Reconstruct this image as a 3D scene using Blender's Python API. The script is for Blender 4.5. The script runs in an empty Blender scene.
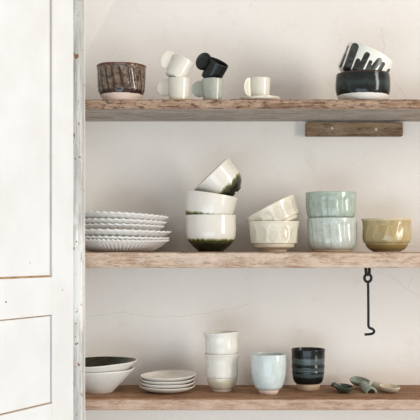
import bpy, bmesh, math, random
from mathutils import Vector, Matrix, noise
random.seed(7)
scene = bpy.context.scene
COL = scene.collection
PI = math.pi
H = 1.45                      # camera height above the floor
F = 1000.0                    # focal length in pixels of a 420 frame

def P(px, py, Y):
    return Vector(((px - 210) / F * Y, Y, H - (py - 250) / F * Y))

def srgb(r, g, b):
    def f(c):
        c /= 255.0
        return c / 12.92 if c <= 0.04045 else ((c + 0.055) / 1.055) ** 2.4
    return (f(r), f(g), f(b), 1.0)

# ------------------------------------------------------------------ nodes
class NT:
    def __init__(self, name):
        self.m = bpy.data.materials.new(name); self.m.use_nodes = True
        self.t = self.m.node_tree; self.t.nodes.clear()
        self.out = self.n('ShaderNodeOutputMaterial'); self.b = self.n('ShaderNodeBsdfPrincipled')
        self.l(self.b.outputs[0], self.out.inputs[0])
        self.tc = self.n('ShaderNodeTexCoord')
        self.obj = self.tc.outputs['Object']
    def n(self, t): return self.t.nodes.new(t)
    def l(self, a, b): self.t.links.new(a, b)
    def setin(self, sock, v):
        if hasattr(v, 'links') or isinstance(v, bpy.types.NodeSocket): self.l(v, sock)
        else: sock.default_value = v
    def math(self, op, a, b=0.0, c=None, clamp=False):
        n = self.n('ShaderNodeMath'); n.operation = op; n.use_clamp = clamp
        self.setin(n.inputs[0], a); self.setin(n.inputs[1], b)
        if c is not None: self.setin(n.inputs[2], c)
        return n.outputs[0]
    def mapping(self, v, scale=(1, 1, 1), loc=(0, 0, 0)):
        n = self.n('ShaderNodeMapping'); self.l(v, n.inputs[0])
        n.inputs['Scale'].default_value = scale; n.inputs['Location'].default_value = loc
        return n.outputs[0]
    def noise(self, scale=10, detail=3, rough=.55, vec=None, dist=0.0):
        n = self.n('ShaderNodeTexNoise'); self.l(vec or self.obj, n.inputs['Vector'])
        n.inputs['Scale'].default_value = scale; n.inputs['Detail'].default_value = detail
        n.inputs['Roughness'].default_value = rough; n.inputs['Distortion'].default_value = dist
        return n.outputs[0]
    def step(self, v, a, b, lo=0.0, hi=1.0):
        n = self.n('ShaderNodeMapRange'); n.interpolation_type = 'SMOOTHSTEP'
        self.setin(n.inputs[0], v); n.inputs[1].default_value = a; n.inputs[2].default_value = b
        n.inputs[3].default_value = lo; n.inputs[4].default_value = hi
        return n.outputs[0]
    def mix(self, f, a, b):
        n = self.n('ShaderNodeMix'); n.data_type = 'RGBA'
        self.setin(n.inputs[0], f); self.setin(n.inputs[6], a); self.setin(n.inputs[7], b)
        return n.outputs[2]
    def z(self, vec=None):
        n = self.n('ShaderNodeSeparateXYZ'); self.l(vec or self.obj, n.inputs[0]); self.sep = n
        return n.outputs[2]
    def bump(self, h, strength=.2, dist=.002, prev=None):
        n = self.n('ShaderNodeBump'); self.l(h, n.inputs['Height'])
        n.inputs['Strength'].default_value = strength; n.inputs['Distance'].default_value = dist
        if prev is not None: self.l(prev, n.inputs['Normal'])
        self.l(n.outputs[0], self.b.inputs['Normal']); return n.outputs[0]
    def attr(self, name):
        n = self.n('ShaderNodeAttribute'); n.attribute_name = name; return n.outputs['Fac']
    def done(self, col, rough=.5, spec=.5, coat=0.0):
        self.setin(self.b.inputs['Base Color'], col); self.setin(self.b.inputs['Roughness'], rough)
        self.b.inputs['Specular IOR Level'].default_value = spec
        if coat: self.b.inputs['Coat Weight'].default_value = coat; self.b.inputs['Coat Roughness'].default_value = .05
        return self.m

def glaze(name, col, col2=None, vs=25, speck=None, speck_amt=.62, bands=(), rough=.22, ridge=None, paint=None,
          bump=.15, bs=60, streak=False, spec=.5):
    """ceramic glaze: mottled between col and col2, bands = (z0, z1, soft, wobble, colour, roughness)"""
    t = NT(name)
    vec = t.mapping(t.obj, (1, 1, .25)) if streak else None
    c = t.mix(t.step(t.noise(vs, 4, .6, vec), .3, .7), col, col2 or col)
    r = rough
    if speck:
        c = t.mix(t.step(t.noise(340, 2, .5), speck_amt, speck_amt + .1, 0, .7), c, speck)
    if ridge:      # the glaze breaks to another colour over the carved ridges
        rg = t.attr('ridge'); rn = t.math('ADD', rg, t.math('MULTIPLY', t.math('SUBTRACT', t.noise(220, 3, .7), .5), ridge[2]))
        c = t.mix(t.step(rn, ridge[3], ridge[4]), c, ridge[0])
        if ridge[1]: c = t.mix(t.step(t.noise(300, 3, .7), .5, .7, 0, .6), c, ridge[1])
    z = t.z()
    for (z0, z1, soft, wob, bc, br) in bands:
        nz = t.math('ADD', z, t.math('MULTIPLY', t.math('SUBTRACT', t.noise(90, 3, .6, t.mapping(t.obj, (1, 1, .12))), .5), wob))
        f = t.math('MULTIPLY', t.step(nz, z0 - soft, z0 + soft), t.step(nz, z1 - soft, z1 + soft, 1, 0))
        c = t.mix(f, c, bc)
        if br is not None:
            n = t.n('ShaderNodeMix'); t.setin(n.inputs[0], f); t.setin(n.inputs[2], r); t.setin(n.inputs[3], br); r = n.outputs[0]
    if paint:
        p = t.attr('paint'); pn = t.math('ADD', p, t.math('MULTIPLY', t.math('SUBTRACT', t.noise(160, 3, .6), .5), .4))
        pc = t.mix(t.step(t.noise(60, 3, .6), .35, .75), paint, srgb(78, 82, 76))
        c = t.mix(t.step(pn, .38, .62), c, pc)
    t.bump(t.noise(bs, 3, .5), bump, .002)
    return t.done(c, r, spec)

def wood(name, c_dark, c_mid, c_light, pale=.5, speck=.5, rough=.75, seed=0.0, gx=2.5, kn0=.60):
    t = NT(name)
    gv = t.mapping(t.obj, (gx, 40, 90), (seed, seed * 1.7, seed * .6))
    g = t.noise(1.6, 7, .75, gv, .5)
    c = t.mix(t.step(g, .34, .60), c_dark, c_mid)
    big = t.noise(1.0, 5, .7, t.mapping(t.obj, (16, 24, 40), (seed * 2, 3, 1)))
    c = t.mix(t.math('MULTIPLY', t.step(big, .40, .62), pale), c, c_light)
    fine = t.noise(1.0, 5, .75, t.mapping(t.obj, (70, 120, 420), (1, seed, 5)))
    c = t.mix(t.math('MULTIPLY', t.step(fine, .50, .66), speck), c, c_dark)
    fine2 = t.noise(1.0, 4, .7, t.mapping(t.obj, (150, 160, 420), (9, seed, 2)))
    c = t.mix(t.math('MULTIPLY', t.step(fine2, .54, .68), pale), c, c_light)
    kn = t.noise(1.0, 4, .65, t.mapping(t.obj, (34, 40, 130), (4, 2, seed)))
    c = t.mix(t.math('MULTIPLY', t.step(kn, kn0, kn0 + .07), speck), c, tuple(x * .5 for x in c_dark[:3]) + (1,))
    t.bump(g, .4, .002)
    return t.done(c, rough, .25)

def metal(name, col, rough, met=1.0):
    t = NT(name); t.b.inputs['Metallic'].default_value = met
    n = t.noise(150, 3, .6)
    t.bump(n, .15, .001)
    return t.done(t.mix(t.step(n, .3, .7), col, tuple(x * .7 for x in col[:3]) + (1,)), rough)

# ------------------------------------------------------------------ objects
def link(name, me, mats, parent=None, smooth=True):
    o = bpy.data.objects.new(name, me); COL.objects.link(o)
    for m in (mats if isinstance(mats, (list, tuple)) else [mats]): me.materials.append(m)
    if parent: o.parent = parent
    if smooth: me.polygons.foreach_set('use_smooth', [True] * len(me.polygons))
    return o
def from_bm(name, bm, mats, parent=None, smooth=True, bevel=0.0, seg=2):
    me = bpy.data.meshes.new(name); bm.normal_update(); bm.to_mesh(me); bm.free()
    o = link(name, me, mats, parent, smooth)
    if bevel:
        md = o.modifiers.new('bevel', 'BEVEL'); md.width = bevel; md.segments = seg; md.limit_method = 'ANGLE'
        md.harden_normals = False
    return o
def thing(name, label, cat, loc=(0, 0, 0), group=None, kind=None):
    o = bpy.data.objects.new(name, None); COL.objects.link(o); o.location = loc; o.empty_display_size = .02
    return tag(o, label, cat, group, kind)
def tag(o, label=None, cat=None, group=None, kind=None):
    if label: o['label'] = label
    if cat: o['category'] = cat
    if group: o['group'] = group
    if kind: o['kind'] = kind
    return o
def box_bm(x0, x1, y0, y1, z0, z1, bm=None):
    bm = bm or bmesh.new()
    v = [bm.verts.new((x, y, z)) for x in (x0, x1) for y in (y0, y1) for z in (z0, z1)]
    for f in ((0, 1, 3, 2), (4, 6, 7, 5), (0, 4, 5, 1), (2, 3, 7, 6), (0, 2, 6, 4), (1, 5, 7, 3)):
        bm.faces.new([v[i] for i in f])
    bmesh.ops.recalc_face_normals(bm, faces=bm.faces)
    return bm

def spline(pts, n=6):
    """Catmull-Rom through (r, z) points; a repeated point is a sharp corner."""
    out = []
    for i in range(len(pts) - 1):
        p1, p2 = pts[i], pts[i + 1]
        if p1 == p2: continue
        p0 = pts[i - 1] if i > 0 else p1
        p3 = pts[i + 2] if i + 2 < len(pts) else p2
        for k in range(n):
            s = k / n
            q = []
            for a in (0, 1):
                m1 = (p2[a] - p0[a]) / 2; m2 = (p3[a] - p1[a]) / 2
                q.append((2 * s**3 - 3 * s**2 + 1) * p1[a] + (s**3 - 2 * s**2 + s) * m1 + (-2 * s**3 + 3 * s**2) * p2[a] + (s**3 - s**2) * m2)
            out.append((max(q[0], 0.0), q[1]))
    out.append(pts[-1]); return out

def vessel(name, prof, mat, parent, thick=.0028, floor=None, seg=96, mod=None, wob=.006, seed=0.0, zwob=0.0,
           closed_bottom=True, paint=None, tip=0.0, n=6):
    """thrown pot: prof = outer (r, z) from the foot edge to the rim. mod(theta, z, h) -> (dr, ridge)"""
    outer = spline(prof, n)
    h = outer[-1][1]; rr, rz = outer[-1]
    fl = floor if floor is not None else outer[0][1] + thick * 1.6
    rim = [(rr - thick * .15, rz + thick * .35), (rr - thick * .5, rz + thick * .5), (rr - thick * .85, rz + thick * .35)]
    inner = []
    for (r, z) in reversed(outer):
        if z > fl + thick * .8 and r - thick > .004: inner.append((r - thick, z))
    lastr = inner[-1][0] if inner else rr - thick
    inner += [(lastr * .8, fl + thick * .2), (lastr * .4, fl)]
    loop = [('o', r, z) for r, z in outer] + [('i', r, z) for r, z in rim] + [('i', r, z) for r, z in inner]
    bm = bmesh.new(); rows = []; ridge = []; pv = []
    for kind, r, z in loop:
        row = []
        for k in range(seg):
            th = 2 * PI * k / seg
            w = wob * (math.sin(2 * th + seed) * .6 + math.sin(3 * th + seed * 2.3 + z * 30) * .4)
            w += wob * .8 * noise.noise(Vector((math.cos(th) * 2 + seed, math.sin(th) * 2, z * 40)))
            dr, rg = (mod(th, z, h) if (mod and kind == 'o') else (0.0, 0.0))
            R = r * (1 + w) + dr
            zz = z + zwob * (z / h) ** 2 * (math.sin(2 * th + seed * 1.3) * .7 + math.sin(5 * th + seed) * .3) + tip * R * math.cos(th) * (z / h) ** 2
            row.append(bm.verts.new((R * math.cos(th), R * math.sin(th), zz)))
            ridge.append(rg); pv.append(paint(th, R, zz) if (paint and kind == 'o') else 0.0)
        rows.append(row)
    for a, b in zip(rows, rows[1:]):
        for k in range(seg): bm.faces.new((a[k], a[(k + 1) % seg], b[(k + 1) % seg], b[k]))
    c = bm.verts.new((0, 0, fl)); ridge.append(0); pv.append(0)
    for k in range(seg): bm.faces.new((rows[-1][k], rows[-1][(k + 1) % seg], c))
    if closed_bottom:
        c = bm.verts.new((0, 0, outer[0][1] + .0003)); ridge.append(0); pv.append(0)
        for k in range(seg): bm.faces.new((rows[0][(k + 1) % seg], rows[0][k], c))
    me = bpy.data.meshes.new(name); bm.normal_update(); bm.to_mesh(me); bm.free()
    if mod: me.attributes.new('ridge', 'FLOAT', 'POINT').data.foreach_set('value', ridge)
    if paint: me.attributes.new('paint', 'FLOAT', 'POINT').data.foreach_set('value', pv)
    return link(name, me, mat, parent)

def ring(name, r0, r1, h, mat, parent, seg=64, round_=.0012):
    """turned foot: solid disc, r0 at the bottom, r1 at the top"""
    pts = [(r0 - round_, 0), (r0, round_), (r0 + (r1 - r0) * .5, h * .5), (r1, h)]
    bm = bmesh.new(); rows = []
    for r, z in pts: rows.append([bm.verts.new((r * math.cos(2 * PI * k / seg), r * math.sin(2 * PI * k / seg), z)) for k in range(seg)])
    for a, b in zip(rows, rows[1:]):
        for k in range(seg): bm.faces.new((a[k], a[(k + 1) % seg], b[(k + 1) % seg], b[k]))
    bm.faces.new(rows[0][::-1]); bm.faces.new(rows[-1])
    return from_bm(name, bm, mat, parent)

def pxs(prof, s): return [(r * s, z * s) for r, z in prof]

def tube_bm(pts, r, seg=12, bm=None, cap=True, closed=False):
    bm = bm or bmesh.new(); rows = []
    pts = [Vector(p) for p in pts]; N = len(pts)
    up = Vector((0, 1, 0))
    for i, p in enumerate(pts):
        a = pts[(i - 1) % N] if (i > 0 or closed) else p; b = pts[(i + 1) % N] if (i < N - 1 or closed) else p
        d = (b - a).normalized()
        s = d.cross(up)
        if s.length < .01: s = d.cross(Vector((1, 0, 0)))
        s.normalize(); u = s.cross(d)
        rad = r[i] if isinstance(r, (list, tuple)) else r
        rows.append([bm.verts.new(p + rad * (math.cos(2 * PI * k / seg) * s + math.sin(2 * PI * k / seg) * u)) for k in range(seg)])
    pairs = list(zip(rows, rows[1:])) + ([(rows[-1], rows[0])] if closed else [])
    for a, b in pairs:
        for k in range(seg): bm.faces.new((a[k], a[(k + 1) % seg], b[(k + 1) % seg], b[k]))
    if cap and not closed: bm.faces.new(rows[0][::-1]); bm.faces.new(rows[-1])
    bmesh.ops.recalc_face_normals(bm, faces=bm.faces)
    return bm

def tilt(root, a=0, b=0, c=0, anchor=None, target=None):
    """a: clockwise seen from the front, b: top towards the front, c: turn about own axis (degrees)"""
    M = Matrix.Rotation(math.radians(a), 3, 'Y') @ Matrix.Rotation(math.radians(b), 3, 'X') @ Matrix.Rotation(math.radians(c), 3, 'Z')
    root.rotation_euler = M.to_euler()
    if anchor is not None: root.location = Vector(target) - M @ Vector(anchor)

# ------------------------------------------------------------------ setting
YF, YW = 2.40, 2.64           # shelf front, wall
Z_TOP, Z_MID, Z_LOW = H + .3634, H - .0048, H - .3564

def wall_material():
    t = NT('limewashed plaster')
    c = t.mix(t.step(t.noise(2.2, 5, .6), .3, .7), srgb(229, 223, 215), srgb(234, 229, 223))
    c = t.mix(t.step(t.noise(14, 5, .7), .55, .75, 0, .35), c, srgb(212, 203, 192))
    c = t.mix(t.step(t.noise(170, 2, .5), .73, .77, 0, .5), c, srgb(165, 150, 135))
    # hairline cracks: distance to polylines on the wall plane
    warp = t.n('ShaderNodeTexNoise'); t.l(t.obj, warp.inputs['Vector']); warp.inputs['Scale'].default_value = 45; warp.inputs['Detail'].default_value = 3
    off = t.n('ShaderNodeVectorMath'); off.operation = 'MULTIPLY_ADD'
    t.l(warp.outputs['Color'], off.inputs[0]); off.inputs[1].default_value = (.012, 0, .012); t.l(t.obj, off.inputs[2])
    s = t.n('ShaderNodeSeparateXYZ'); t.l(off.outputs[0], s.inputs[0]); X, Z = s.outputs[0], s.outputs[2]
    lines = [[(381, 28), (384, 45), (383, 62), (390, 77), (407, 98)],
             [(376, 272), (395, 278), (407, 290), (424, 300)], [(407, 290), (413, 276)],
             [(89, 317), (122, 312), (150, 317), (185, 316), (215, 312), (250, 304)],
             [(404, 246), (420, 247)]]
    d = None
    for L in lines:
        for (ax, ay), (bx, by) in zip(L, L[1:]):
            A = P(ax, ay, YW); B = P(bx, by, YW); A.x += .006; B.x += .006; A.z += .006; B.z += .006
            e = B - A; L2 = e.x * e.x + e.z * e.z
            px = t.math('SUBTRACT', X, A.x); pz = t.math('SUBTRACT', Z, A.z)
            u = t.math('ADD', t.math('MULTIPLY', px, e.x / L2), t.math('MULTIPLY', pz, e.z / L2), clamp=True)
            qx = t.math('SUBTRACT', px, t.math('MULTIPLY', u, e.x)); qz = t.math('SUBTRACT', pz, t.math('MULTIPLY', u, e.z))
            q = t.math('ADD', t.math('MULTIPLY', qx, qx), t.math('MULTIPLY', qz, qz))
            d = q if d is None else t.math('MINIMUM', d, q)
    cr = t.step(t.math('SQRT', d), .0004, .0013, 1, 0)
    c = t.mix(t.math('MULTIPLY', cr, .18), c, srgb(120, 108, 98))
    nb = t.bump(t.noise(9, 5, .6), .25, .012)
    t.bump(t.noise(120, 4, .6), .10, .002, nb)
    return t.done(c, .9, .15)
M_wall = wall_material()

def plaster_grid(name, corners, nu, nv, mat, amp=.0015):
    A, B, C_, D = [Vector(c) for c in corners]
    nrm = (B - A).cross(D - A).normalized()
    bm = bmesh.new(); g = []
    for j in range(nv + 1):
        row = []
        for i in range(nu + 1):
            u, v = i / nu, j / nv
            p = (A * (1 - u) + B * u) * (1 - v) + (D * (1 - u) + C_ * u) * v
            row.append(bm.verts.new(p + nrm * amp * noise.noise(p * 5)))
        g.append(row)
    for j in range(nv):
        for i in range(nu): bm.faces.new((g[j][i], g[j][i + 1], g[j + 1][i + 1], g[j + 1][i]))
    return from_bm(name, bm, mat)
w = box_bm(-2.2, 2.2, YW, YW + .15, 0, 2.9)
tag(from_bm('wall_back', w, M_wall, smooth=False), kind='structure')

# sloping plaster reveal on the left, its edge running up the wall
def reveal():
    a = P(87, 58, YW); b = P(117, 0, YW); e = (b - a)
    top = b + e * 1.2; a2 = a - e * .55
    d = .11
    bm = bmesh.new()
    e0 = Vector((a2.x, YW + .002, a2.z)); e1 = Vector((top.x, YW + .002, top.z))
    l1 = Vector((-.46, YW - .10, top.z)); l0 = Vector((-.46, YW - .10, a2.z))
    vs = [bm.verts.new(p) for p in (e0, e1, l1, l0)]
    k1 = bm.verts.new((-.46, YW + .002, top.z)); k0 = bm.verts.new((-.46, YW + .002, a2.z))
    bm.faces.new(vs); bm.faces.new((vs[3], vs[2], k1, k0)); bm.faces.new((vs[1], k1, vs[2])); bm.faces.new((vs[0], vs[3], k0))
    bmesh.ops.recalc_face_normals(bm, faces=bm.faces)
    return from_bm('wall_left', bm, M_wall, smooth=False, bevel=.003)
tag(reveal(), kind='structure')

def floor_material():
    t = NT('pale floor boards')
    br = t.n('ShaderNodeTexBrick'); t.l(t.mapping(t.obj, (1, 1, 1)), br.inputs['Vector']); br.inputs['Scale'].default_value = 1
    br.inputs['Brick Width'].default_value = 2.4; br.inputs['Row Height'].default_value = .16; br.inputs['Mortar Size'].default_value = .004
    br.inputs['Color1'].default_value = srgb(206, 203, 198); br.inputs['Color2'].default_value = srgb(214, 211, 207); br.inputs['Mortar'].default_value = srgb(120, 112, 104)
    return t.done(br.outputs[0], .6, .3)
tag(from_bm('floor', box_bm(-2.2, 2.2, -2.0, YW, -.1, 0), floor_material(), smooth=False), kind='structure')

# ------------------------------------------------------------------ shelves
def plank(name, x0, x1, y0, y1, z0, z1, mats, rough_edge, seed, label):
    """old board: cross-section loops along x, edges worn by noise; mats = (front, top, underside)"""
    root = None
    bm = bmesh.new(); rows = []
    nx = int((x1 - x0) / .004)
    for i in range(nx + 1):
        x = x0 + (x1 - x0) * i / nx
        q = Vector((x * 28, seed, 0)); q2 = Vector((x * 90, seed + 4, 0))
        wear = rough_edge * (.5 + .9 * noise.noise(q) + .5 * noise.noise(q2)); wear = max(wear, .0002)
        wear2 = rough_edge * .5 * (.5 + noise.noise(q + Vector((9, 0, 0)))); wear2 = max(wear2, .0002)
        bow = .0012 * noise.noise(Vector((x * 6, seed + 2, 0)))
        c = .0022
        zt = z1
        pr = [(y0 + .0006 * noise.noise(q2 + Vector((0, 3, 0))), z0 + c + wear2), (y0 + c, z0 + .0003)]
        sec = [(y1, z0), (y1, z1), (y0 + .03, zt), (y0 + .012, zt - wear * .15), (y0 + .004 + wear * .6, zt - wear * .5), (y0 + wear * .15, zt - c - wear),
               (y0 + bow, (z0 + z1) / 2), (y0 + wear2 * .3, z0 + c + wear2), (y0 + c + wear2, z0), (y0 + .02, z0)]
        rows.append([bm.verts.new((x, a, b)) for a, b in sec])
    n = len(rows[0])
    for a, b in zip(rows, rows[1:]):
        for k in range(n): bm.faces.new((a[k], a[(k + 1) % n], b[(k + 1) % n], b[k]))
    bm.faces.new(rows[0]); bm.faces.new(rows[-1][::-1])
    bmesh.ops.recalc_face_normals(bm, faces=bm.faces); bm.normal_update()
    for f in bm.faces:
        f.material_index = 1 if f.normal.z > .8 else (2 if f.normal.z < -.8 else 0)
    o = from_bm(name, bm, list(mats), smooth=False)
    return tag(o, label, 'shelf')

W_top_front = wood('worn brown board edge', srgb(96, 68, 50), srgb(164, 132, 108), srgb(190, 166, 144), .5, .75, seed=2.1, gx=6, kn0=.53)
W_top_under = wood('grey weathered board', srgb(116, 102, 92), srgb(176, 163, 151), srgb(198, 188, 178), .5, .35, seed=5.3, gx=1.6)
W_mid = wood('limed pink board edge', srgb(138, 108, 86), srgb(194, 167, 145), srgb(218, 202, 186), .55, .42, seed=8.8, gx=9)
W_mid_top = wood('limed board top', srgb(120, 90, 68), srgb(178, 146, 120), srgb(204, 182, 162), .4, .3, seed=1.8)
W_low_front = wood('sanded pink board edge', srgb(140, 108, 88), srgb(184, 153, 132), srgb(202, 180, 163), .5, .35, seed=12.4, gx=9)
W_low_top = wood('warm brown board top', srgb(104, 72, 48), srgb(156, 116, 84), srgb(180, 144, 114), .4, .45, seed=15.1, gx=3)

plank('wooden_shelf', -.40, 1.0, YF, YW + .004, H + .3392, Z_TOP, (W_top_front, W_top_front, W_top_under), .0060, 1.0,
      'topmost rough brown wooden shelf with a ragged front edge and grey underside')
plank('wooden_shelf', -.40, 1.0, YF, YW + .004, H - .0430, Z_MID, (W_mid, W_mid_top, W_mid), .0012, 5.0,
      'thick middle wooden shelf with a pale pinkish front, black hook hanging from it')
plank('wooden_shelf', -.40, 1.0, YF, YW + .004, H - .3850, Z_LOW, (W_low_front, W_low_top, W_low_front), .0014, 9.0,
      'lowest wooden shelf with a warm brown top, carrying tumblers and scoops')

# cleat under the top shelf
W_cleat = wood('dark oak batten', srgb(82, 62, 44), srgb(138, 112, 84), srgb(160, 142, 120), .45, .6, seed=21, gx=3, kn0=.56)
M_screw = metal('zinc screw', srgb(232, 232, 232), .5, .3)
cY = 2.618
A = P(306, 122.3, cY); B = P(403, 135.8, cY)
cl = thing('shelf_batten', 'short brown wooden batten screwed to the wall under the top shelf', 'batten', ((A.x + B.x) / 2, YW, B.z))
bm = box_bm(A.x - cl.location.x, B.x - cl.location.x, cY - YW, .002, 0, A.z - B.z)
from_bm('batten_board', bm, W_cleat, cl, smooth=False, bevel=.0015)
for (sx, sy) in ((332.2, 128.2), (376.2, 129.5)):
    p = P(sx, sy, cY) - cl.location
    bm = bmesh.new()
    bmesh.ops.create_cone(bm, cap_ends=True, segments=20, radius1=.0036, radius2=.0028, depth=.0016, matrix=Matrix.Translation((p.x, cY - YW - .0004, p.z)) @ Matrix.Rotation(PI / 2, 4, 'X'))
    sc = from_bm('screw', bm, M_screw, cl, smooth=False); sc['label'] = 'bright metal screw head'
    bm = box_bm(p.x - .0022, p.x + .0022, cY - YW - .0016, cY - YW - .001, p.z - .0004, p.z + .0004)
    from_bm('screw_slot', bm, metal('dark slot', srgb(60, 58, 55), .6), sc, smooth=False)

# ------------------------------------------------------------------ door and its frame
def paint_white():
    t = NT('chalky white paint')
    c = t.mix(t.step(t.noise(6, 4, .6), .3, .7), srgb(222, 222, 221), srgb(230, 231, 231))
    c = t.mix(t.step(t.noise(38, 4, .7), .70, .74, 0, .6), c, srgb(214, 208, 196))
    t.bump(t.noise(55, 4, .6, t.mapping(t.obj, (1, 1, .2))), .08, .002)
    return t.done(c, .55, .3)
M_white = paint_white()
def paint_gap():
    t = NT('bare wood in the panel groove')
    c = t.mix(t.step(t.noise(60, 4, .7, t.mapping(t.obj, (1, 1, .15))), .35, .65), srgb(160, 122, 80), srgb(196, 166, 126))
    return t.done(c, .8, .2)
M_gap = paint_gap()
def paint_worn():
    t = NT('worn grey paint')
    c = t.mix(t.step(t.noise(60, 6, .75, t.mapping(t.obj, (2, 2, .10))), .36, .64), srgb(170, 167, 162), srgb(216, 213, 208))
    z = t.z()
    zz = t.math('ADD', z, t.math('MULTIPLY', t.math('SUBTRACT', t.noise(12, 4, .6, t.mapping(t.obj, (3, 3, .6))), .5), .16))
    white = t.math('MULTIPLY', t.step(zz, H - .19, H - .14), t.step(zz, H + .03, H + .08, 1, 0))
    pat = t.math('MAXIMUM', t.math('MULTIPLY', white, .9), t.step(t.noise(50, 5, .7, t.mapping(t.obj, (3, 3, .14), (3, 1, 2))), .57, .62, 0, .8))
    c = t.mix(pat, c, srgb(236, 235, 231))
    dk = t.step(t.noise(80, 5, .75, t.mapping(t.obj, (2.5, 2.5, .16), (8, 2, 3))), .60, .68, 0, .75)
    c = t.mix(dk, c, srgb(108, 104, 98))
    chips = t.step(t.noise(75, 4, .6, t.mapping(t.obj, (1, 1, .7), (5, 5, 7))), .63, .66)
    c = t.mix(chips, c, srgb(140, 98, 70))
    t.bump(pat, .5, .0015)
    return t.done(c, .65, .25)
M_worn = paint_worn()
def paint_bead():
    t = NT('chipped white paint')
    chips = t.step(t.noise(48, 4, .6, t.mapping(t.obj, (1, 1, .5), (2, 6, 4))), .70, .73)
    return t.done(t.mix(chips, srgb(240, 239, 235), srgb(172, 120, 84)), .5, .3)

zb, zt = .45, H + .75
jx0 = (73 - 210) / F * 2.30 - .012; jx1 = (82.2 - 210) / F * 2.302
fr = thing('trim_1', None, None, (0, 0, 0), kind='structure')
from_bm('frame_post', box_bm(jx0, jx1, 2.302, 2.345, zb, zt), M_worn, fr, smooth=False, bevel=.0015)
bx1 = (85.2 - 210) / F * 2.362
from_bm('frame_bead', box_bm(jx1 - .010, bx1, 2.312, 2.362, zb, zt), paint_bead(), fr, smooth=False, bevel=.001)

dO = Vector(((73.5 - 210) / F * 2.29, 2.292, 0))
door = thing('door_1', None, None, dO, kind='structure')
ang = math.atan2(-.9, -.44)          # door runs from the hinge towards the left and the front
door.rotation_euler = (0, 0, ang)    # local x along the door, local +y = its face (to the right and the front)
W = .47; T = .024; ST = .083
zp0 = H - .0600; zp1 = H - .1435; zp2 = H - .3400
def dbox(name, u0, u1, z0, z1, y0=-T, y1=0.0, mat=M_white, bevel=.0012): return from_bm(name, box_bm(u0, u1, y0, y1, z0, z1), mat, door, smooth=False, bevel=bevel)
dbox('stile', 0, ST, zb + .01, zt - .01); dbox('stile', W - ST, W, zb + .01, zt - .01)
g = .0004
dbox('rail', ST + g, W - ST - g, zp1, zp0); dbox('rail', ST + g, W - ST - g, zp2 - .10, zp2); dbox('rail', ST + g, W - ST - g, zt - .09, zt - .01)
dbox('rail', ST + g, W - ST - g, zb + .01, zb + .10)
for (z0, z1) in ((zp0, zt - .09), (zp2, zp1), (zb + .10, zp2 - .10)):
    bm = box_bm(ST, W - ST, -.016, -.0075, z0, z1)
    pn = from_bm('panel', bm, M_gap, door, smooth=False)
    gp = .0052 if z0 == zp0 else .0034
    from_bm('panel_field', box_bm(ST + gp, W - ST - gp, -.0085, -.0035, z0 + gp * .8, z1 - gp * .8), M_white, pn, smooth=False, bevel=.001)
M_dent = metal('dull nail', srgb(120, 118, 112), .7, .2)
def on_door(px, py):
    k = (px - 210) / F
    u = (k * dO.y - dO.x) / (-.44 / 1.00180 + k * .9 / 1.00180)
    Y = dO.y - .9 / 1.0018 * u
    return u, H - (py - 250) / F * Y
for (px, py, r) in ((6, 302, .0026), (62.5, 290, .0016), (31.5, 263, .0014)):
    u, z = on_door(px, py); y = -.0035 if py < 277 else 0
    bm = bmesh.new()
    bmesh.ops.create_cone(bm, cap_ends=True, segments=14, radius1=r, radius2=r * .7, depth=.0008, matrix=Matrix.Translation((u, y + .0002, z)) @ Matrix.Rotation(-PI / 2, 4, 'X'))
    from_bm('nail_head', bm, M_dent, door, smooth=False)
# hinge knuckle at the joint of door and post
hz0 = H - (247 - 250) / F * 2.29; hz1 = H - (227 - 250) / F * 2.29
bm = tube_bm([(-.0030, .006, hz0 + k * (hz1 - hz0) / 4) for k in range(5)], .0042, 14)
bmesh.ops.create_uvsphere(bm, u_segments=14, v_segments=8, radius=.0044, matrix=Matrix.Translation((-.0030, .006, hz1)))
from_bm('hinge', bm, M_worn, door)

# ------------------------------------------------------------------ TOP SHELF
def on_top(px, Y): return Vector(((px - 210) / F * Y, Y, Z_TOP))

# brown carved bowl
bare_pink = glaze('bare pinkish clay', srgb(226, 206, 190), srgb(216, 196, 180), rough=.75, bump=.1)
Yc = 2.462; s = Yc / F
r = thing('bowl', 'glossy brown carved bowl with a bare pale base', 'bowl', on_top(121.5, Yc))
def flute(n, amp, slant=0.0, z0=.2, z1=.9, seed=0.0, power=1.0):
    def m(th, z, h):
        e = max(0.0, min(1.0, (z / h - z0) / .1)) * max(0.0, min(1.0, (z1 - z / h) / .07))
        jit = .5 * noise.noise(Vector((math.cos(th) * 1.7 + seed, math.sin(th) * 1.7, 0)))
        v = math.cos(n * (th + slant * z) + jit * 3)
        v = (abs(math.sin(.5 * (n * (th + slant * z) + jit * 3)))) ** power      # scooped flutes with sharp ridges
        return (-amp * e * v, (1 - v) * (.35 + .65 * e))
    return m
G_brown = glaze('tenmoku glaze', srgb(52, 29, 15), srgb(128, 108, 90), 70, srgb(188, 182, 172), .60, ridge=(srgb(60, 34, 18), None, .9, .28, .62), rough=.12, bs=90,
                bands=[(-.01, .0170, .0004, .004, srgb(226, 206, 190), .75), (.0170, .0265, .002, .003, srgb(48, 31, 19), .12), (.0835, .2, .0028, .008, srgb(92, 52, 27), .12)])
pr = pxs([(17.4, 0.2), (18.0, 2.0), (19.4, 4.2), (21.3, 6.9), (23.1, 10.5), (23.7, 14.5), (23.9, 20), (24.2, 28), (24.4, 33), (25, 35.6)], s)
vessel('bowl_body', pr, G_brown, r, .003, floor=.006, seg=192, mod=flute(19, .0022, 3.0, .2, .93, 1.3, .7), wob=.008, seed=.4, zwob=.001)
ring('foot', 17.0 * s, 17.8 * s, .003, bare_pink, r)['label'] = 'bare pale clay foot'

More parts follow.
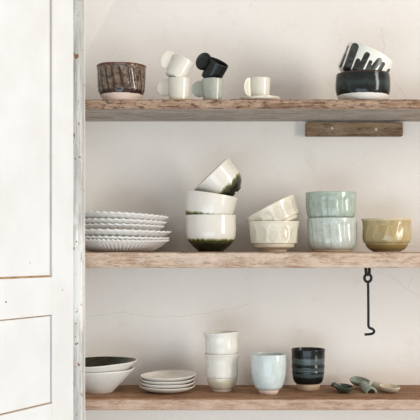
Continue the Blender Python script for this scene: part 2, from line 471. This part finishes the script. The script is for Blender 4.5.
# ear-handled cups
def ear(parent, mat, r, cx, cz, rx, rz, th=.0055, turn=0.0, dish=.0):
    """flat round ear joined to the wall at the cup's left; cx, cz its centre from the axis"""
    bm = bmesh.new()
    bmesh.ops.create_uvsphere(bm, u_segments=40, v_segments=24, radius=1)
    for v in bm.verts:
        x, y, z = v.co
        ny = math.copysign(abs(y) ** .6, y) * th / 2
        d = math.sqrt(x * x + z * z)
        if dish: ny += dish * th * (1 - d * d) * (1 if y < 0 else .6)
        X = cx + x * rx
        lim = -math.sqrt(max((r - .0012) ** 2 - ny * ny, 0))
        v.co = (min(X, lim), ny, cz + z * rz)
    bmesh.ops.remove_doubles(bm, verts=bm.verts, dist=.00002)
    o = from_bm('handle', bm, mat, parent); o.rotation_euler = (0, 0, math.radians(turn)); return o
def cup(name, label, cat, mat, s, R, h, group=None, ear_c=(-13.5, 11.5), ear_r=(8.6, 8.6), turn=0.0, seed=0.0, mat_ear=None, dish=0.0, flare=.3, thick=.0024, zwob=.0005, base=None):
    r = thing(name, label, cat, group=group)
    b = base or R * .9
    pr = pxs([(b * .94, .1), (b * .98, .6), (b * .98, .6), (b + (R - b) * .5, h * .3), (R * .995, h * .6), (R + flare, h)], s)
    vessel('cup_body', pr, mat, r, thick, seg=80, wob=.008, seed=seed, zwob=zwob)
    ear(r, mat_ear or mat, R * s, ear_c[0] * s, ear_c[1] * s, ear_r[0] * s, ear_r[1] * s, turn=turn, dish=dish)
    return r
G_ivory = glaze('ivory glaze', srgb(206, 198, 182), srgb(220, 214, 202), 30, bands=[(-.01, .006, .002, .004, srgb(212, 198, 170), None)], rough=.2, streak=True)
G_sage = glaze('sage glaze', srgb(152, 154, 142), srgb(178, 178, 166), 50, srgb(120, 130, 118), rough=.22, streak=True)
G_char = glaze('black matte glaze', srgb(16, 17, 17), srgb(30, 33, 31), 40, rough=.22, spec=.3)
G_ivory2 = glaze('ivory glaze upper', srgb(208, 202, 188), srgb(221, 216, 205), 30, rough=.2, streak=True)
Yc = 2.445; s = Yc / F
grp = 'small cups with round ear handles'
c = cup('espresso_cup', 'upright ivory cup with an ear handle, under another ivory cup', 'cup', G_ivory, s, 10.9, 22.6, grp, (-13.6, 13.6), (9.0, 8.6), seed=1); c.location = on_top(179, Yc)
lowcup = c
c = cup('espresso_cup', 'tipped ivory cup stacked in the mouth of the upright ivory cup', 'cup', G_ivory2, s, 11.0, 20.6, grp, (-14.2, 12.6), (7.8, 9.2), turn=18, seed=2.2, base=10.2)
tilt(c, 27, -6, 0, (0, 0, 20.6 * s), P(183.6, 60.2, Yc))
Yc2 = 2.446; s = Yc2 / F
c = cup('espresso_cup', 'upright sage green cup with an ear handle, under the black cup', 'cup', G_sage, s, 10.8, 21.6, grp, (-12.8, 12.4), (8.2, 8.2), seed=3.1); c.location = on_top(212.5, Yc2)
c = cup('espresso_cup', 'tipped glossy black cup stacked in the mouth of the sage green cup', 'cup', G_char, s, 10.6, 20, grp, (-14.4, 14.4), (7.8, 9.2), turn=22, seed=4.4, base=10.0)
tilt(c, 28, 20, 0, (0, 0, 20 * s), P(218.8, 62.0, Yc2))

# saucer and cup
Yc = 2.462; s = Yc / F
G_cream = glaze('cream glaze', srgb(212, 204, 186), srgb(222, 216, 202), 30, rough=.18, streak=True)
sau = tag(vessel('saucer', pxs([(14, 0), (17.5, .5), (19.7, 1.6), (20.5, 3.8)], s), G_cream, None, .0018, floor=.0022, seg=96, wob=.012, seed=2.0, zwob=.0012),
          'thin cream saucer with an uneven rim under the small cream cup', 'saucer')
sau.location = on_top(259.5, Yc)
c = cup('espresso_cup', 'single cream cup with an ear handle standing on a saucer', 'cup', G_cream, s, 10.1, 22.0, grp, (-12.2, 12.6), (6.6, 9.4), turn=30, seed=5.5, dish=.5)
c.location = on_top(259.8, Yc) + Vector((0, 0, .0042))

# black bowl with the brushed bowl on it
Yc = 2.470; s = Yc / F
G_black = glaze('black green glaze', srgb(12, 15, 14), srgb(26, 33, 30), 30, rough=.15,
                bands=[(-.01, .0165, .0005, .003, srgb(226, 220, 210), .7), (.036, .048, .008, .03, srgb(44, 54, 50), .12), (.0665, .2, .0008, .004, srgb(58, 44, 34), .15)], spec=.35)
r = thing('bowl', 'round black glazed bowl with a bare white base, under the brush-painted bowl', 'bowl', on_top(362.8, Yc))
pr = pxs([(20.5, .2), (22, 1.2), (24.6, 4.5), (26.6, 10), (27.2, 17), (26.8, 24), (26.3, 28)], s)
vessel('bowl_body', pr, G_black, r, .0032, floor=.006, seg=120, wob=.006, seed=3.0)
ring('foot', 20 * s, 21 * s, .0016, bare_pink, r)['label'] = 'bare white clay foot'

R2 = 25.0
strokes = [  # in px of the photo: x0, y0, x1, y1, half width
    (348.2, 46, 345.0, 55, .8), (345.0, 55, 340.6, 66.5, 1.3), (354.8, 46.8, 346.8, 69, 3.9), (358.0, 60.5, 354.5, 69, 2.2), (367.0, 54.8, 360.5, 68, 2.9), (362.5, 63, 357, 72, 2.8),
    (370.5, 62, 366, 72, 1.9), (379.5, 60.5, 370.5, 71, 2.9), (383, 64, 379, 71, 2.1), (388.8, 70, 386, 74, 1.4), (355, 70, 388, 74, 1.6)]
aT = math.radians(26); rimc = Vector((370.3, 54.6)); hb = 26.5
BM = Matrix.Rotation(aT, 3, 'Y'); B0 = P(rimc.x, rimc.y, Yc) - BM @ Vector((0, 0, hb * s))
def brush(th, R, z):
    if math.sin(th) > .25: return 0.0
    q = BM @ Vector((R * math.cos(th), R * math.sin(th), z)) + B0
    px = 210 + F * q.x / q.y; py = 250 - F * (q.z - H) / q.y
    best = 0.0
    for (x0, y0, x1, y1, w) in strokes:
        dx, dy = x1 - x0, y1 - y0
        u = max(0, min(1, ((px - x0) * dx + (py - y0) * dy) / (dx * dx + dy * dy)))
        d = math.hypot(px - x0 - u * dx, py - y0 - u * dy)
        best = max(best, min(1.0, max(0.0, .5 + (w - d) * .6)))
    return best
G_brush = glaze('white glaze with black brushwork', srgb(232, 230, 222), srgb(226, 224, 214), 30, rough=.25, paint=srgb(30, 31, 29))
r = thing('bowl', 'tilted white bowl with black brush strokes, resting in the black bowl', 'bowl')
pr = pxs([(18, 0), (22, .8), (24.3, 3), (24.9, 7), (25.0, 14), (25.0, 20), (R2, hb)], s)
vessel('bowl_body', pr, G_brush, r, .003, floor=.005, seg=360, wob=.004, seed=1.0, paint=brush, n=12)
tilt(r, 26, 0, 0, (0, 0, hb * s), P(rimc.x, rimc.y, Yc))

# ------------------------------------------------------------------ MIDDLE SHELF
def on_mid(px, Y): return Vector(((px - 210) / F * Y, Y, Z_MID))
# fluted plates
Yc = 2.522; s = Yc / F
G_plate = glaze('white porcelain', srgb(228, 225, 221), srgb(222, 218, 212), 20, rough=.3, bump=.05)
def plate(R, n, h, amp, seed, label):
    def m(th, z, hh):
        e = max(0.0, min(1.0, (z / hh - .05) / .6))
        v = math.cos(n * th + .6 * math.sin(3 * th + seed))
        return (amp * e * v, v)
    bm = bmesh.new(); rows = []; seg = n * 10
    prof = [(.50, 0, 0), (.56, .0, .0), (.60, .04, .1), (.72, .28, .5), (.86, .6, .8), (1, 1, 1)]
    outer = spline([(a * R, b * h) for a, b, _ in prof], 5)
    inner = [(q[0] - .0010, q[1] + .0034) for q in reversed(outer)]
    for side, pp in (('o', outer), ('i', inner)):
        for (rr, z) in pp:
            row = []
            for k in range(seg):
                th = 2 * PI * k / seg
                e = max(0.0, min(1.0, ((rr / R) - .57) / .16))
                v = .75 - 1.6 * abs(math.sin(.5 * n * th + .18 * math.sin(3 * th + seed))) ** .8
                sag = .0012 * math.sin(2 * th + seed) * e
                row.append(bm.verts.new(((rr + amp * .9 * e * v) * math.cos(th), (rr + amp * .9 * e * v) * math.sin(th), max(z, 0) + amp * (1.25 - .8 * max(0.0, (rr / R - .82) / .18)) * e * v * min(1.0, max(0.0, z) / .004) + sag)))
            rows.append(row)
    for a, b in zip(rows, rows[1:]):
        for k in range(seg): bm.faces.new((a[k], a[(k + 1) % seg], b[(k + 1) % seg], b[k]))
    bm.faces.new(rows[0][::-1]); bm.faces.new(rows[-1])
    return tag(from_bm('fluted_plate', bm, G_plate), label, 'plate', 'stack of fluted white plates')
cxp = 120
specs = [  # R px, flutes, height px, base py, dx, tilt
    (49.3, 66, 11, 251.9, 0, 0, 'lowest fluted white plate of the stack, lying on the middle shelf', 0),
    (49.6, 46, 9.0, 247.2, 0, .2, 'second fluted white plate from the bottom of the stack, close above the lowest', 1),
    (51.4, 40, 10.5, 242.2, 0, .5, 'wide fluted white plate jutting out to the right, third from the bottom', 2),
    (44.5, 40, 9.5, 235.6, 0, .8, 'third fluted white plate from the top, its edge set back to the left', 3),
    (46.5, 40, 9.5, 230.9, 0, 1.8, 'second fluted white plate from the top of the stack', 4),
    (48.5, 42, 12.0, 226.9, 0, 3.6, 'topmost fluted white plate, tipped slightly down to the right', 5)]
for (R, n, h, py, dx, ta, lab, sd) in specs:
    o = plate(R * s, n, h * s, .0027 if sd else .0036, sd * 1.7, lab)
    o.location = Vector(((cxp + dx - 210) / F * Yc, Yc, H - (py - 250) / F * Yc)) if sd else on_mid(cxp, Yc)
    tilt(o, ta, 0, sd * 63)

# three white bowls dipped in green
Yc = 2.515; s = Yc / F
def dip(name, z):
    return glaze(name, srgb(224, 219, 209), srgb(217, 211, 199), 18, rough=.14, streak=True,
        bands=[(-.01, z + .0035, .0022, .011, srgb(140, 136, 92), None), (-.01, z, .0018, .015, srgb(66, 68, 34), None), (-.01, z - .007, .005, .016, srgb(28, 31, 16), None)])
G_dip = dip('white glaze with olive dip', .0285); G_dip2 = dip('white glaze with a deeper olive dip', .038)
grp = 'white bowls dipped in olive green'
prA = [(12.6, .2), (13, 1.6), (13, 1.6), (15.6, 3.4), (19.5, 7), (23.2, 11.5), (25.0, 17), (25.5, 24), (25.4, 31), (25.8, 36.2)]
prB = [(12.4, .2), (12.8, 1.6), (12.8, 1.6), (15, 3.0), (18.5, 6.2), (21.8, 11), (23.6, 15.5), (25.0, 23), (25.7, 30), (26.2, 36.4)]
prC = [(12.0, .2), (12.4, 1.6), (12.4, 1.6), (14.5, 2.8), (18, 6), (20.6, 11), (22.0, 17), (22.8, 24), (23.6, 31)]
r = thing('bowl', 'upright white bowl with dripping olive green base, lowest of its stack of three', 'bowl', on_mid(211, Yc), grp)
vessel('bowl_body', pxs(prA, s), G_dip, r, .0028, floor=.010, wob=.004, seed=.7)
r = thing('bowl', 'slightly tilted white bowl, middle of the three with olive green bases', 'bowl', group=grp)
vessel('bowl_body', pxs(prB, s), G_dip2, r, .0026, floor=.010, wob=.004, seed=2.7)
tilt(r, 8.4, 0, 30, (0, 0, 36.4 * s), P(211.8, 194.7, Yc))
r = thing('bowl', 'steeply tipped white bowl with olive green foot, on top of the three', 'bowl', group=grp)
vessel('bowl_body', pxs(prC, s), G_dip, r, .0026, floor=.008, wob=.004, seed=4.1)
tilt(r, -44, 4, 100, (0, 0, 31 * s), P(211.3, 173.6, Yc))

# beige faceted bowls
Yc = 2.512; s = Yc / F
def dimple(n, amp, zc, zr):
    def m(th, z, h):
        a = ((th * n / (2 * PI)) % 1) - .5; b = (z - zc) / zr
        d = math.sqrt((a * 2.1) ** 2 + b * b)
        f = max(0.0, 1 - d ** 4)
        return (-amp * f, 1 - f)
    return m
G_beige = glaze('beige speckled glaze', srgb(200, 191, 171), srgb(217, 209, 191), 35, srgb(190, 184, 168), .6, rough=.16, ridge=(srgb(222, 214, 194), None, .6, .5, 1.2),
                bands=[(-.01, .0205, .0006, .001, srgb(216, 204, 182), .4)])
prD = [(12.4, .2), (13.2, 2.2), (13.2, 2.2), (18.6, 4.0), (20.2, 5.2), (20.6, 7.8), (20.8, 8.3), (23.2, 8.8), (23.5, 9.6), (24.4, 16), (24.8, 23), (25.0, 26.4), (26.0, 30)]
grp = 'beige bowls with thumb dimples'
r = thing('bowl', 'upright beige bowl with dimpled sides and stepped base', 'bowl', on_mid(274, Yc), grp)
vessel('bowl_body', pxs(prD, s), G_beige, r, .0028, floor=.012, seg=160, mod=dimple(13, .0016, 17.5 * s, 8.5 * s), wob=.004, seed=1.7)
r = thing('bowl', 'tipped beige dimpled bowl resting in the upright beige bowl', 'bowl', group=grp)
prE = [(12.4, .2), (13.2, 2.0), (13.2, 2.0), (18.4, 3.6), (19.6, 4.6), (20.0, 6.6), (20.2, 7.0), (22.6, 7.4), (22.9, 8.2), (24.2, 14), (25.2, 20), (26.6, 25.6)]
vessel('bowl_body', pxs(prE, s), G_beige, r, .0026, floor=.011, seg=160, mod=dimple(13, .0018, 15 * s, 7.5 * s), wob=.005, seed=3.9)
tilt(r, -27.5, -3, 14, (0, 0, 25.6 * s), P(270.4, 207.0, Yc))

# celadon bowls
Yc = 2.510; s = Yc / F
bare_tan = glaze('bare tan clay', srgb(206, 184, 156), srgb(196, 174, 146), rough=.75, bump=.1)
G_cel1 = glaze('pale celadon', srgb(174, 180, 170), srgb(194, 198, 189), 45, srgb(206, 212, 206), .55, rough=.15, ridge=(srgb(206, 212, 206), None, .4, .5, 1.2))
G_cel2 = glaze('green celadon', srgb(146, 160, 146), srgb(170, 181, 168), 45, srgb(188, 196, 184), .58, rough=.15, ridge=(srgb(188, 200, 188), None, .4, .5, 1.2))
grp = 'celadon fluted bowls'
prF = [(19.5, 2.0), (21.2, 3.2), (23.4, 6.5), (24.4, 11), (24.8, 18), (24.9, 26), (25.1, 33.2)]
prG = [(17.5, 2.0), (19, 3.0), (21.2, 6), (22.2, 8.4), (23.8, 11), (24.9, 18), (25.2, 24), (25.5, 31.5), (25.7, 33.5)]
r = thing('bowl', 'pale celadon fluted bowl with bare tan foot, lower of the pair', 'bowl', on_mid(332, Yc), grp)
vessel('bowl_body', pxs(prF, s), G_cel1, r, .0028, floor=.012, seg=160, mod=flute(23, .0019, 1.6, .12, .9, 2.0, .8), wob=.004, seed=2.2)
ring('foot', 18.6 * s, 19.6 * s, 2.4 * s, bare_tan, r)['label'] = 'bare tan clay foot'
r = thing('bowl', 'greener celadon fluted bowl stacked inside the pale celadon bowl', 'bowl', group=grp)
vessel('bowl_body', pxs(prG, s), G_cel2, r, .0026, floor=.010, seg=160, mod=flute(22, .0019, 1.2, .12, .85, 5.0, .8), wob=.005, seed=5.2)
ring('foot', 16.6 * s, 17.6 * s, 2.4 * s, bare_tan, r)
r.location = on_mid(331, Yc); r.location.z = H - (226.6 - 250) / F * Yc

# olive bowl
Yc = 2.508; s = Yc / F
G_olive = glaze('olive ochre glaze', srgb(158, 138, 94), srgb(182, 162, 120), 35, srgb(198, 180, 142), .6, rough=.14, streak=True, ridge=(srgb(196, 176, 126), None, .5, .45, 1.2),
                bands=[(.003, .0185, .0012, .002, srgb(148, 126, 78), None), (.0775, .2, .001, .001, srgb(206, 190, 154), None)])
bare_grey = glaze('bare grey clay', srgb(196, 184, 168), srgb(184, 172, 156), rough=.75, bump=.1)
r = thing('bowl', 'ochre olive carved bowl standing alone at the right end of the middle shelf', 'bowl', on_mid(386.7, Yc))
prH = [(14.5, 1.0), (16, 1.6), (19, 3.8), (20.9, 6.6), (21.5, 8.6), (22.9, 9.6), (24, 13), (24.5, 20), (24.2, 27), (24.3, 30), (25.3, 32.6)]
vessel('bowl_body', pxs(prH, s), G_olive, r, .0028, floor=.010, seg=160, mod=flute(15, .0011, -6.0, .3, .86, 7.0, .9), wob=.004, seed=6.1)
ring('foot', 13.8 * s, 14.6 * s, 1.4 * s, bare_grey, r)['label'] = 'bare grey clay foot'

# ------------------------------------------------------------------ iron hook under the middle shelf
M_iron = metal('black iron', srgb(30, 29, 29), .45, .6)
hY = 2.412; s = hY / F
hk = thing('iron_hook', 'black iron hook hanging from the front of the middle shelf', 'hook', P(368, 268, hY))
def hp(px, py, dy=0): return P(px, py, hY) - hk.location + Vector((0, dy, 0))
bm = tube_bm([hp(365.9, 266.8, .004), hp(365.9, 270, -.001), hp(366.1, 273.2, -.003), hp(367.6, 275.0, -.004), hp(369.2, 273.2, -.003), hp(369.4, 270, -.001), hp(369.4, 266.8, .004)], .0038, 10)
from_bm('staple', bm, M_iron, hk)
bm = tube_bm([hp(367.8 + 3.4 * math.cos(a), 278 + 3.9 * math.sin(a), -.001) for a in [2 * PI * k / 28 for k in range(28)]], .0034, 10, closed=True)
from_bm('eye', bm, M_iron, hk)
rod = [(368, 281.5), (368.2, 288), (368.3, 300), (368.4, 314), (368.4, 324), (368.8, 326.8), (370.2, 328.2), (372.2, 328.8), (373.8, 330.2), (374.0, 332), (372.4, 333.6), (369.5, 334.2), (366.6, 334.4), (364.6, 334.6)]
sp = spline(rod, 4)
from_bm('rod', tube_bm([hp(a, b) for a, b in sp], .0031, 12), M_iron, hk)

# ------------------------------------------------------------------ BOTTOM SHELF
def on_low(px, Y): return Vector(((px - 210) / F * Y, Y, Z_LOW))
# two wide bowls
Yc = 2.512; s = Yc / F
def stoneware(name, bands=()):
    return glaze(name, srgb(226, 222, 214), srgb(233, 231, 226), 30, srgb(176, 160, 140), .68, rough=.5, bump=.25, bs=140, bands=bands)
G_stone = stoneware('white speckled stoneware')
t = None
def black_inside():
    t = NT('white stoneware with black inside')
    sp_ = t.step(t.noise(340, 2, .5), .68, .78, 0, .6)
    cw = t.mix(sp_, t.mix(t.step(t.noise(30, 4, .6), .3, .7), srgb(226, 222, 214), srgb(233, 231, 226)), srgb(176, 160, 140))
    cb = t.mix(t.step(t.noise(60, 4, .6), .35, .7), srgb(40, 40, 34), srgb(62, 62, 52))
    ins = t.attr('inside')
    f = t.step(t.math('ADD', ins, t.math('MULTIPLY', t.math('SUBTRACT', t.noise(30, 3, .6), .5), .25)), .45, .55)
    n = t.n('ShaderNodeMix'); t.setin(n.inputs[0], f); n.inputs[2].default_value = .5; n.inputs[3].default_value = .22
    t.bump(t.noise(140, 3, .5), .2, .002)
    return t.done(t.mix(f, cw, cb), n.outputs[0])
prI = [(13.5, 0), (14.2, .5), (14.2, .5), (20, 6.5), (27, 13.4), (33, 19.6), (36.0, 23.2)]
prJ = [(12.5, 0), (13.2, .5), (13.2, .5), (19, 6.2), (26.5, 14), (33.3, 20.6), (38.8, 25.6)]
grp = 'wide conical bowls'
cxb = 98.5
r = tag(vessel('bowl', pxs(prI, s), G_stone, None, .0032, seg=120, wob=.008, seed=1.1, zwob=.0015), 'wide white stoneware bowl under the black-lined bowl', 'bowl', grp)
r.location = on_low(cxb, Yc)
b = vessel('bowl', pxs(prJ, s), black_inside(), None, .0032, seg=120, wob=.012, seed=3.3, zwob=.001)
tag(b, 'wide white bowl with a black glazed inside, stacked on the plain one', 'bowl', grp)
ins = []
for v in b.data.vertices: ins.append(0.0)
nseg = 120; nrow = (len(b.data.vertices) - 2) // nseg
no = len(spline(prJ, 6))
for i in range(len(ins)):
    row = i // nseg
    if row > no + 1: ins[i] = 1.0
    if row == no + 1: ins[i] = .5
    if i == nrow * nseg: ins[i] = 1.0
b.data.attributes.new('inside', 'FLOAT', 'POINT').data.foreach_set('value', ins)
b.location = on_low(cxb, Yc) + Vector((0, 0, 4.3 * s)); tilt(b, -2.4, 1.2, 34)

# four small plates
Yc = 2.515; s = Yc / F
G_plain = glaze('cream stoneware', srgb(224, 216, 204), srgb(232, 226, 217), 30, rough=.4, bump=.1)
labs = ['lowest of the four small cream plates, lying on the bottom shelf', 'second from the bottom of the four small cream plates',
        'third from the bottom of the four small cream plates', 'topmost small cream plate of the stack of four, its hollow showing']
for i in range(4):
    k = [0, .2, .5, 0.9][i]
    o = vessel('small_plate', pxs([(13, 0), (15, .3), (20, 1.6), (25, 3.8), (27.6 + .6 * (i == 3) - .3 * (i % 2), 6.0)], s), G_plain, None, .0024, seg=96, wob=.006, seed=i * 1.9 + .3, zwob=.0008)
    tag(o, labs[i], 'plate', 'small cream plates')
    o.location = on_low(167.2 + .35 * i, Yc) + Vector((0, 0, i * 3.7 * s)); tilt(o, -.55 * i, .6 * i, i * 75)

# pale tumblers
Yc = 2.527; s = Yc / F
G_oat = glaze('oatmeal glaze', srgb(216, 211, 198), srgb(229, 225, 215), 40, srgb(196, 186, 168), .60, rough=.2, streak=True,
              bands=[(.012, .0335, .0015, .003, srgb(203, 194, 172), None), (-.01, .0095, .001, .002, srgb(206, 194, 180), .5)])
G_oat2 = glaze('oatmeal glaze upper', srgb(218, 214, 203), srgb(230, 227, 219), 40, srgb(196, 186, 168), .60, rough=.2, streak=True,
              bands=[(-.01, .010, .003, .004, srgb(203, 190, 164), None)])
prK = [(9.2, 0), (9.8, 1), (10, 2.6), (10, 2.6), (12.2, 4.6), (13.8, 7.4), (14.9, 10.4), (15.1, 14), (15.1, 14), (15.9, 15.2), (16.1, 19), (16.0, 26), (16.3, 32), (17.5, 37.4)]
prL = [(9.0, 0), (9.6, 2), (11.6, 5), (13.0, 9), (14.4, 12.8), (15.6, 16.5), (16.1, 21), (15.9, 27), (16.2, 32), (17.5, 36.4)]
grp = 'pale oatmeal tumblers'
r = tag(vessel('tumbler', pxs(prK, s), G_oat, None, .0026, seg=120, wob=.010, seed=.9), 'pale oatmeal tumbler with a waisted base, lower of its stack', 'tumbler', grp)
r.location = on_low(222, Yc)
r = tag(vessel('tumbler', pxs(prL, s), G_oat2, None, .0024, seg=120, wob=.012, seed=3.6, zwob=.0008), 'pale oatmeal tumbler tilted slightly in the mouth of the lower one', 'tumbler', grp)
tilt(r, -2.5, 0, 40, (0, 0, 36.4 * s), P(220.8, 332.4, Yc))

# blue-white tumbler
Yc = 2.478; s = Yc / F
G_ice = glaze('ice blue glaze', srgb(192, 202, 199), srgb(209, 215, 212), 40, srgb(176, 188, 185), .56, rough=.2)
r = thing('tumbler', 'pale ice blue tumbler with bare clay foot standing at the shelf front', 'tumbler', on_low(268.6, Yc))
prM = [(10.2, 4.2), (11, 4.8), (13.6, 7.2), (15.4, 12), (16.9, 19), (17.6, 27), (17.8, 34), (17.5, 39.5)]
vessel('tumbler_body', pxs(prM, s), G_ice, r, .0026, floor=.016, seg=120, wob=.006, seed=2.9, zwob=.0006)
ring('foot', 8.8 * s, 10.6 * s, 4.6 * s, bare_pink, r)['label'] = 'bare pale clay foot'

# black banded tumbler
Yc = 2.556; s = Yc / F
G_band = glaze('black glaze with grey bands', srgb(15, 16, 16), srgb(26, 28, 28), 40, rough=.2, spec=.35,
               bands=[(.0345, .0430, .002, .003, srgb(66, 74, 74), None), (.0480, .0580, .002, .004, srgb(70, 80, 80), None), (.0670, .0815, .0025, .004, srgb(80, 90, 90), None)])
r = thing('tumbler', 'black tumbler with grey bands and a bare pale foot', 'tumbler', on_low(308.2, Yc))
prN = [(11.5, 6.0), (13.2, 7.0), (15, 10), (15.9, 15), (16.3, 18), (16.1, 20), (16.6, 23), (16.2, 26), (16.6, 30), (16.6, 36), (17.0, 40.2)]
vessel('tumbler_body', pxs(prN, s), G_band, r, .0026, floor=.020, seg=120, wob=.007, seed=4.9)
ring('foot', 11.3 * s, 12.0 * s, 6.5 * s, bare_tan, r)['label'] = 'bare pale clay foot'

# scoops
def scoop(label, mat, at, yaw, bl, bw, bd, hl, hw, pitch=0.0, th=.0022):
    """bowl of length 2*bl, width 2*bw along local +x, half-pipe handle of length hl towards -x"""
    r = thing('ceramic_scoop', label, 'scoop', at, 'ceramic scoops'); r.rotation_euler = (0, math.radians(pitch), math.radians(yaw))
    bm = bmesh.new(); seg = 48; rows = []; tb = .0022
    prof = [(.30, 0), (.55, .10), (.78, .38), (.93, .72), (1, 1)]
    sp = spline(prof, 4)
    full = [(a, b * bd, 0) for a, b in sp] + [(a - tb / bw * .9, b * bd + tb * .6, 1) for a, b in reversed(sp)]
    for (a, z, _) in full:
        row = []
        for k in range(seg):
            q = 2 * PI * k / seg
            x = math.cos(q); y = math.sin(q)
            lip = 1 + .10 * max(0, x) ** 3
            row.append(bm.verts.new((a * bl * x * lip, a * bw * y * (1 - .12 * x), z + .0015 * (x * x) * (z / bd if z > 0 else 0))))
        rows.append(row)
    for p, q in zip(rows, rows[1:]):
        for k in range(seg): bm.faces.new((p[k], p[(k + 1) % seg], q[(k + 1) % seg], q[k]))
    bm.faces.new(rows[0][::-1]); bm.faces.new(rows[-1])
    from_bm('scoop_bowl', bm, mat, r)
    # handle: arched pipe open below and at its end
    bm = bmesh.new(); rows = []; n = 16; m = 14
    for i in range(m + 1):
        u = i / m; x = -bl * .78 - hl * u
        w = hw * (.78 + .35 * u); hh = hw * (.95 + .25 * u); z0 = .0008 + (1 - u) ** 2 * bd * .25
        o_, in_ = [], []
        for k in range(n + 1):
            a = PI * k / n
            o_.append(bm.verts.new((x, w * math.cos(a), z0 + hh * math.sin(a))))
        for k in range(n, -1, -1):
            a = PI * k / n
            in_.append(bm.verts.new((x, (w - th) * math.cos(a), z0 + (hh - th) * math.sin(a))))
        rows.append(o_ + in_)
    N = len(rows[0])
    for p, q in zip(rows, rows[1:]):
        for k in range(N): bm.faces.new((p[k], p[(k + 1) % N], q[(k + 1) % N], q[k]))
    for row in (rows[0], rows[-1]):
        for k in range(n): bm.faces.new((row[k], row[k + 1], row[N - 2 - k], row[N - 1 - k]))
    bmesh.ops.recalc_face_normals(bm, faces=bm.faces)
    from_bm('handle', bm, mat, r)
    return r
G_dk = glaze('dark green black glaze', srgb(44, 50, 44), srgb(70, 76, 66), 60, rough=.3)
G_sg = glaze('speckled sage glaze', srgb(112, 126, 112), srgb(142, 152, 136), 60, srgb(176, 182, 170), .6, rough=.3)
G_be = glaze('sand glaze', srgb(200, 188, 164), srgb(214, 204, 184), 50, rough=.35)
def lift(v, dz): return v + Vector((0, 0, dz))
scoop('dark green-black ceramic scoop, nearest the banded tumbler', G_dk, lift(on_low(344.3, 2.495), .0015), -75, .028, .0235, .014, .046, .0085, 5, .0024)
scoop('sage green ceramic scoop whose hollow handle points to the front', G_sg, lift(on_low(359.5, 2.572), .0085), 101, .032, .026, .013, .062, .0145, -7, .0066)
scoop('sand beige ceramic scoop, rightmost on the bottom shelf', G_be, lift(on_low(389.8, 2.502), .0015), -66, .030, .0245, .013, .040, .0125, 4, .0024)

# ------------------------------------------------------------------ light
w = bpy.data.worlds.new('daylight'); scene.world = w; w.use_nodes = True
bg = w.node_tree.nodes['Background']; bg.inputs[0].default_value = (1.0, .975, .945, 1); bg.inputs[1].default_value = .66

def window_light(name, loc, target, sx, sy, power, col):
    l = bpy.data.lights.new(name, 'AREA'); l.shape = 'RECTANGLE'; l.size = sx; l.size_y = sy; l.energy = power; l.color = col
    o = bpy.data.objects.new(name, l); COL.objects.link(o); o.location = loc
    o.rotation_euler = (Vector(target) - Vector(loc)).to_track_quat('-Z', 'Y').to_euler()
    return o
window_light('window_daylight', (3.10, .45, 2.0), (0.0, 2.5, 1.45), .70, 2.4, 84, (1.0, .94, .87))
window_light('room_daylight', (-.5, -.5, .35), (-.1, 2.6, 1.4), 3.0, 1.2, 42, (.63, .83, 1.0))

# ------------------------------------------------------------------ camera
cam = bpy.data.cameras.new('camera'); co = bpy.data.objects.new('camera', cam); COL.objects.link(co)
co.location = (0, 0, H); co.rotation_euler = (PI / 2, 0, 0)
cam.sensor_width = 36; cam.lens = F / 420 * 36; cam.shift_y = 40 / 420; cam.clip_start = .01
scene.camera = co
vs = scene.view_settings
vs.view_transform = 'Standard'; vs.look = 'None'; vs.gamma = 1; vs.use_curve_mapping = False; vs.exposure = 0.0
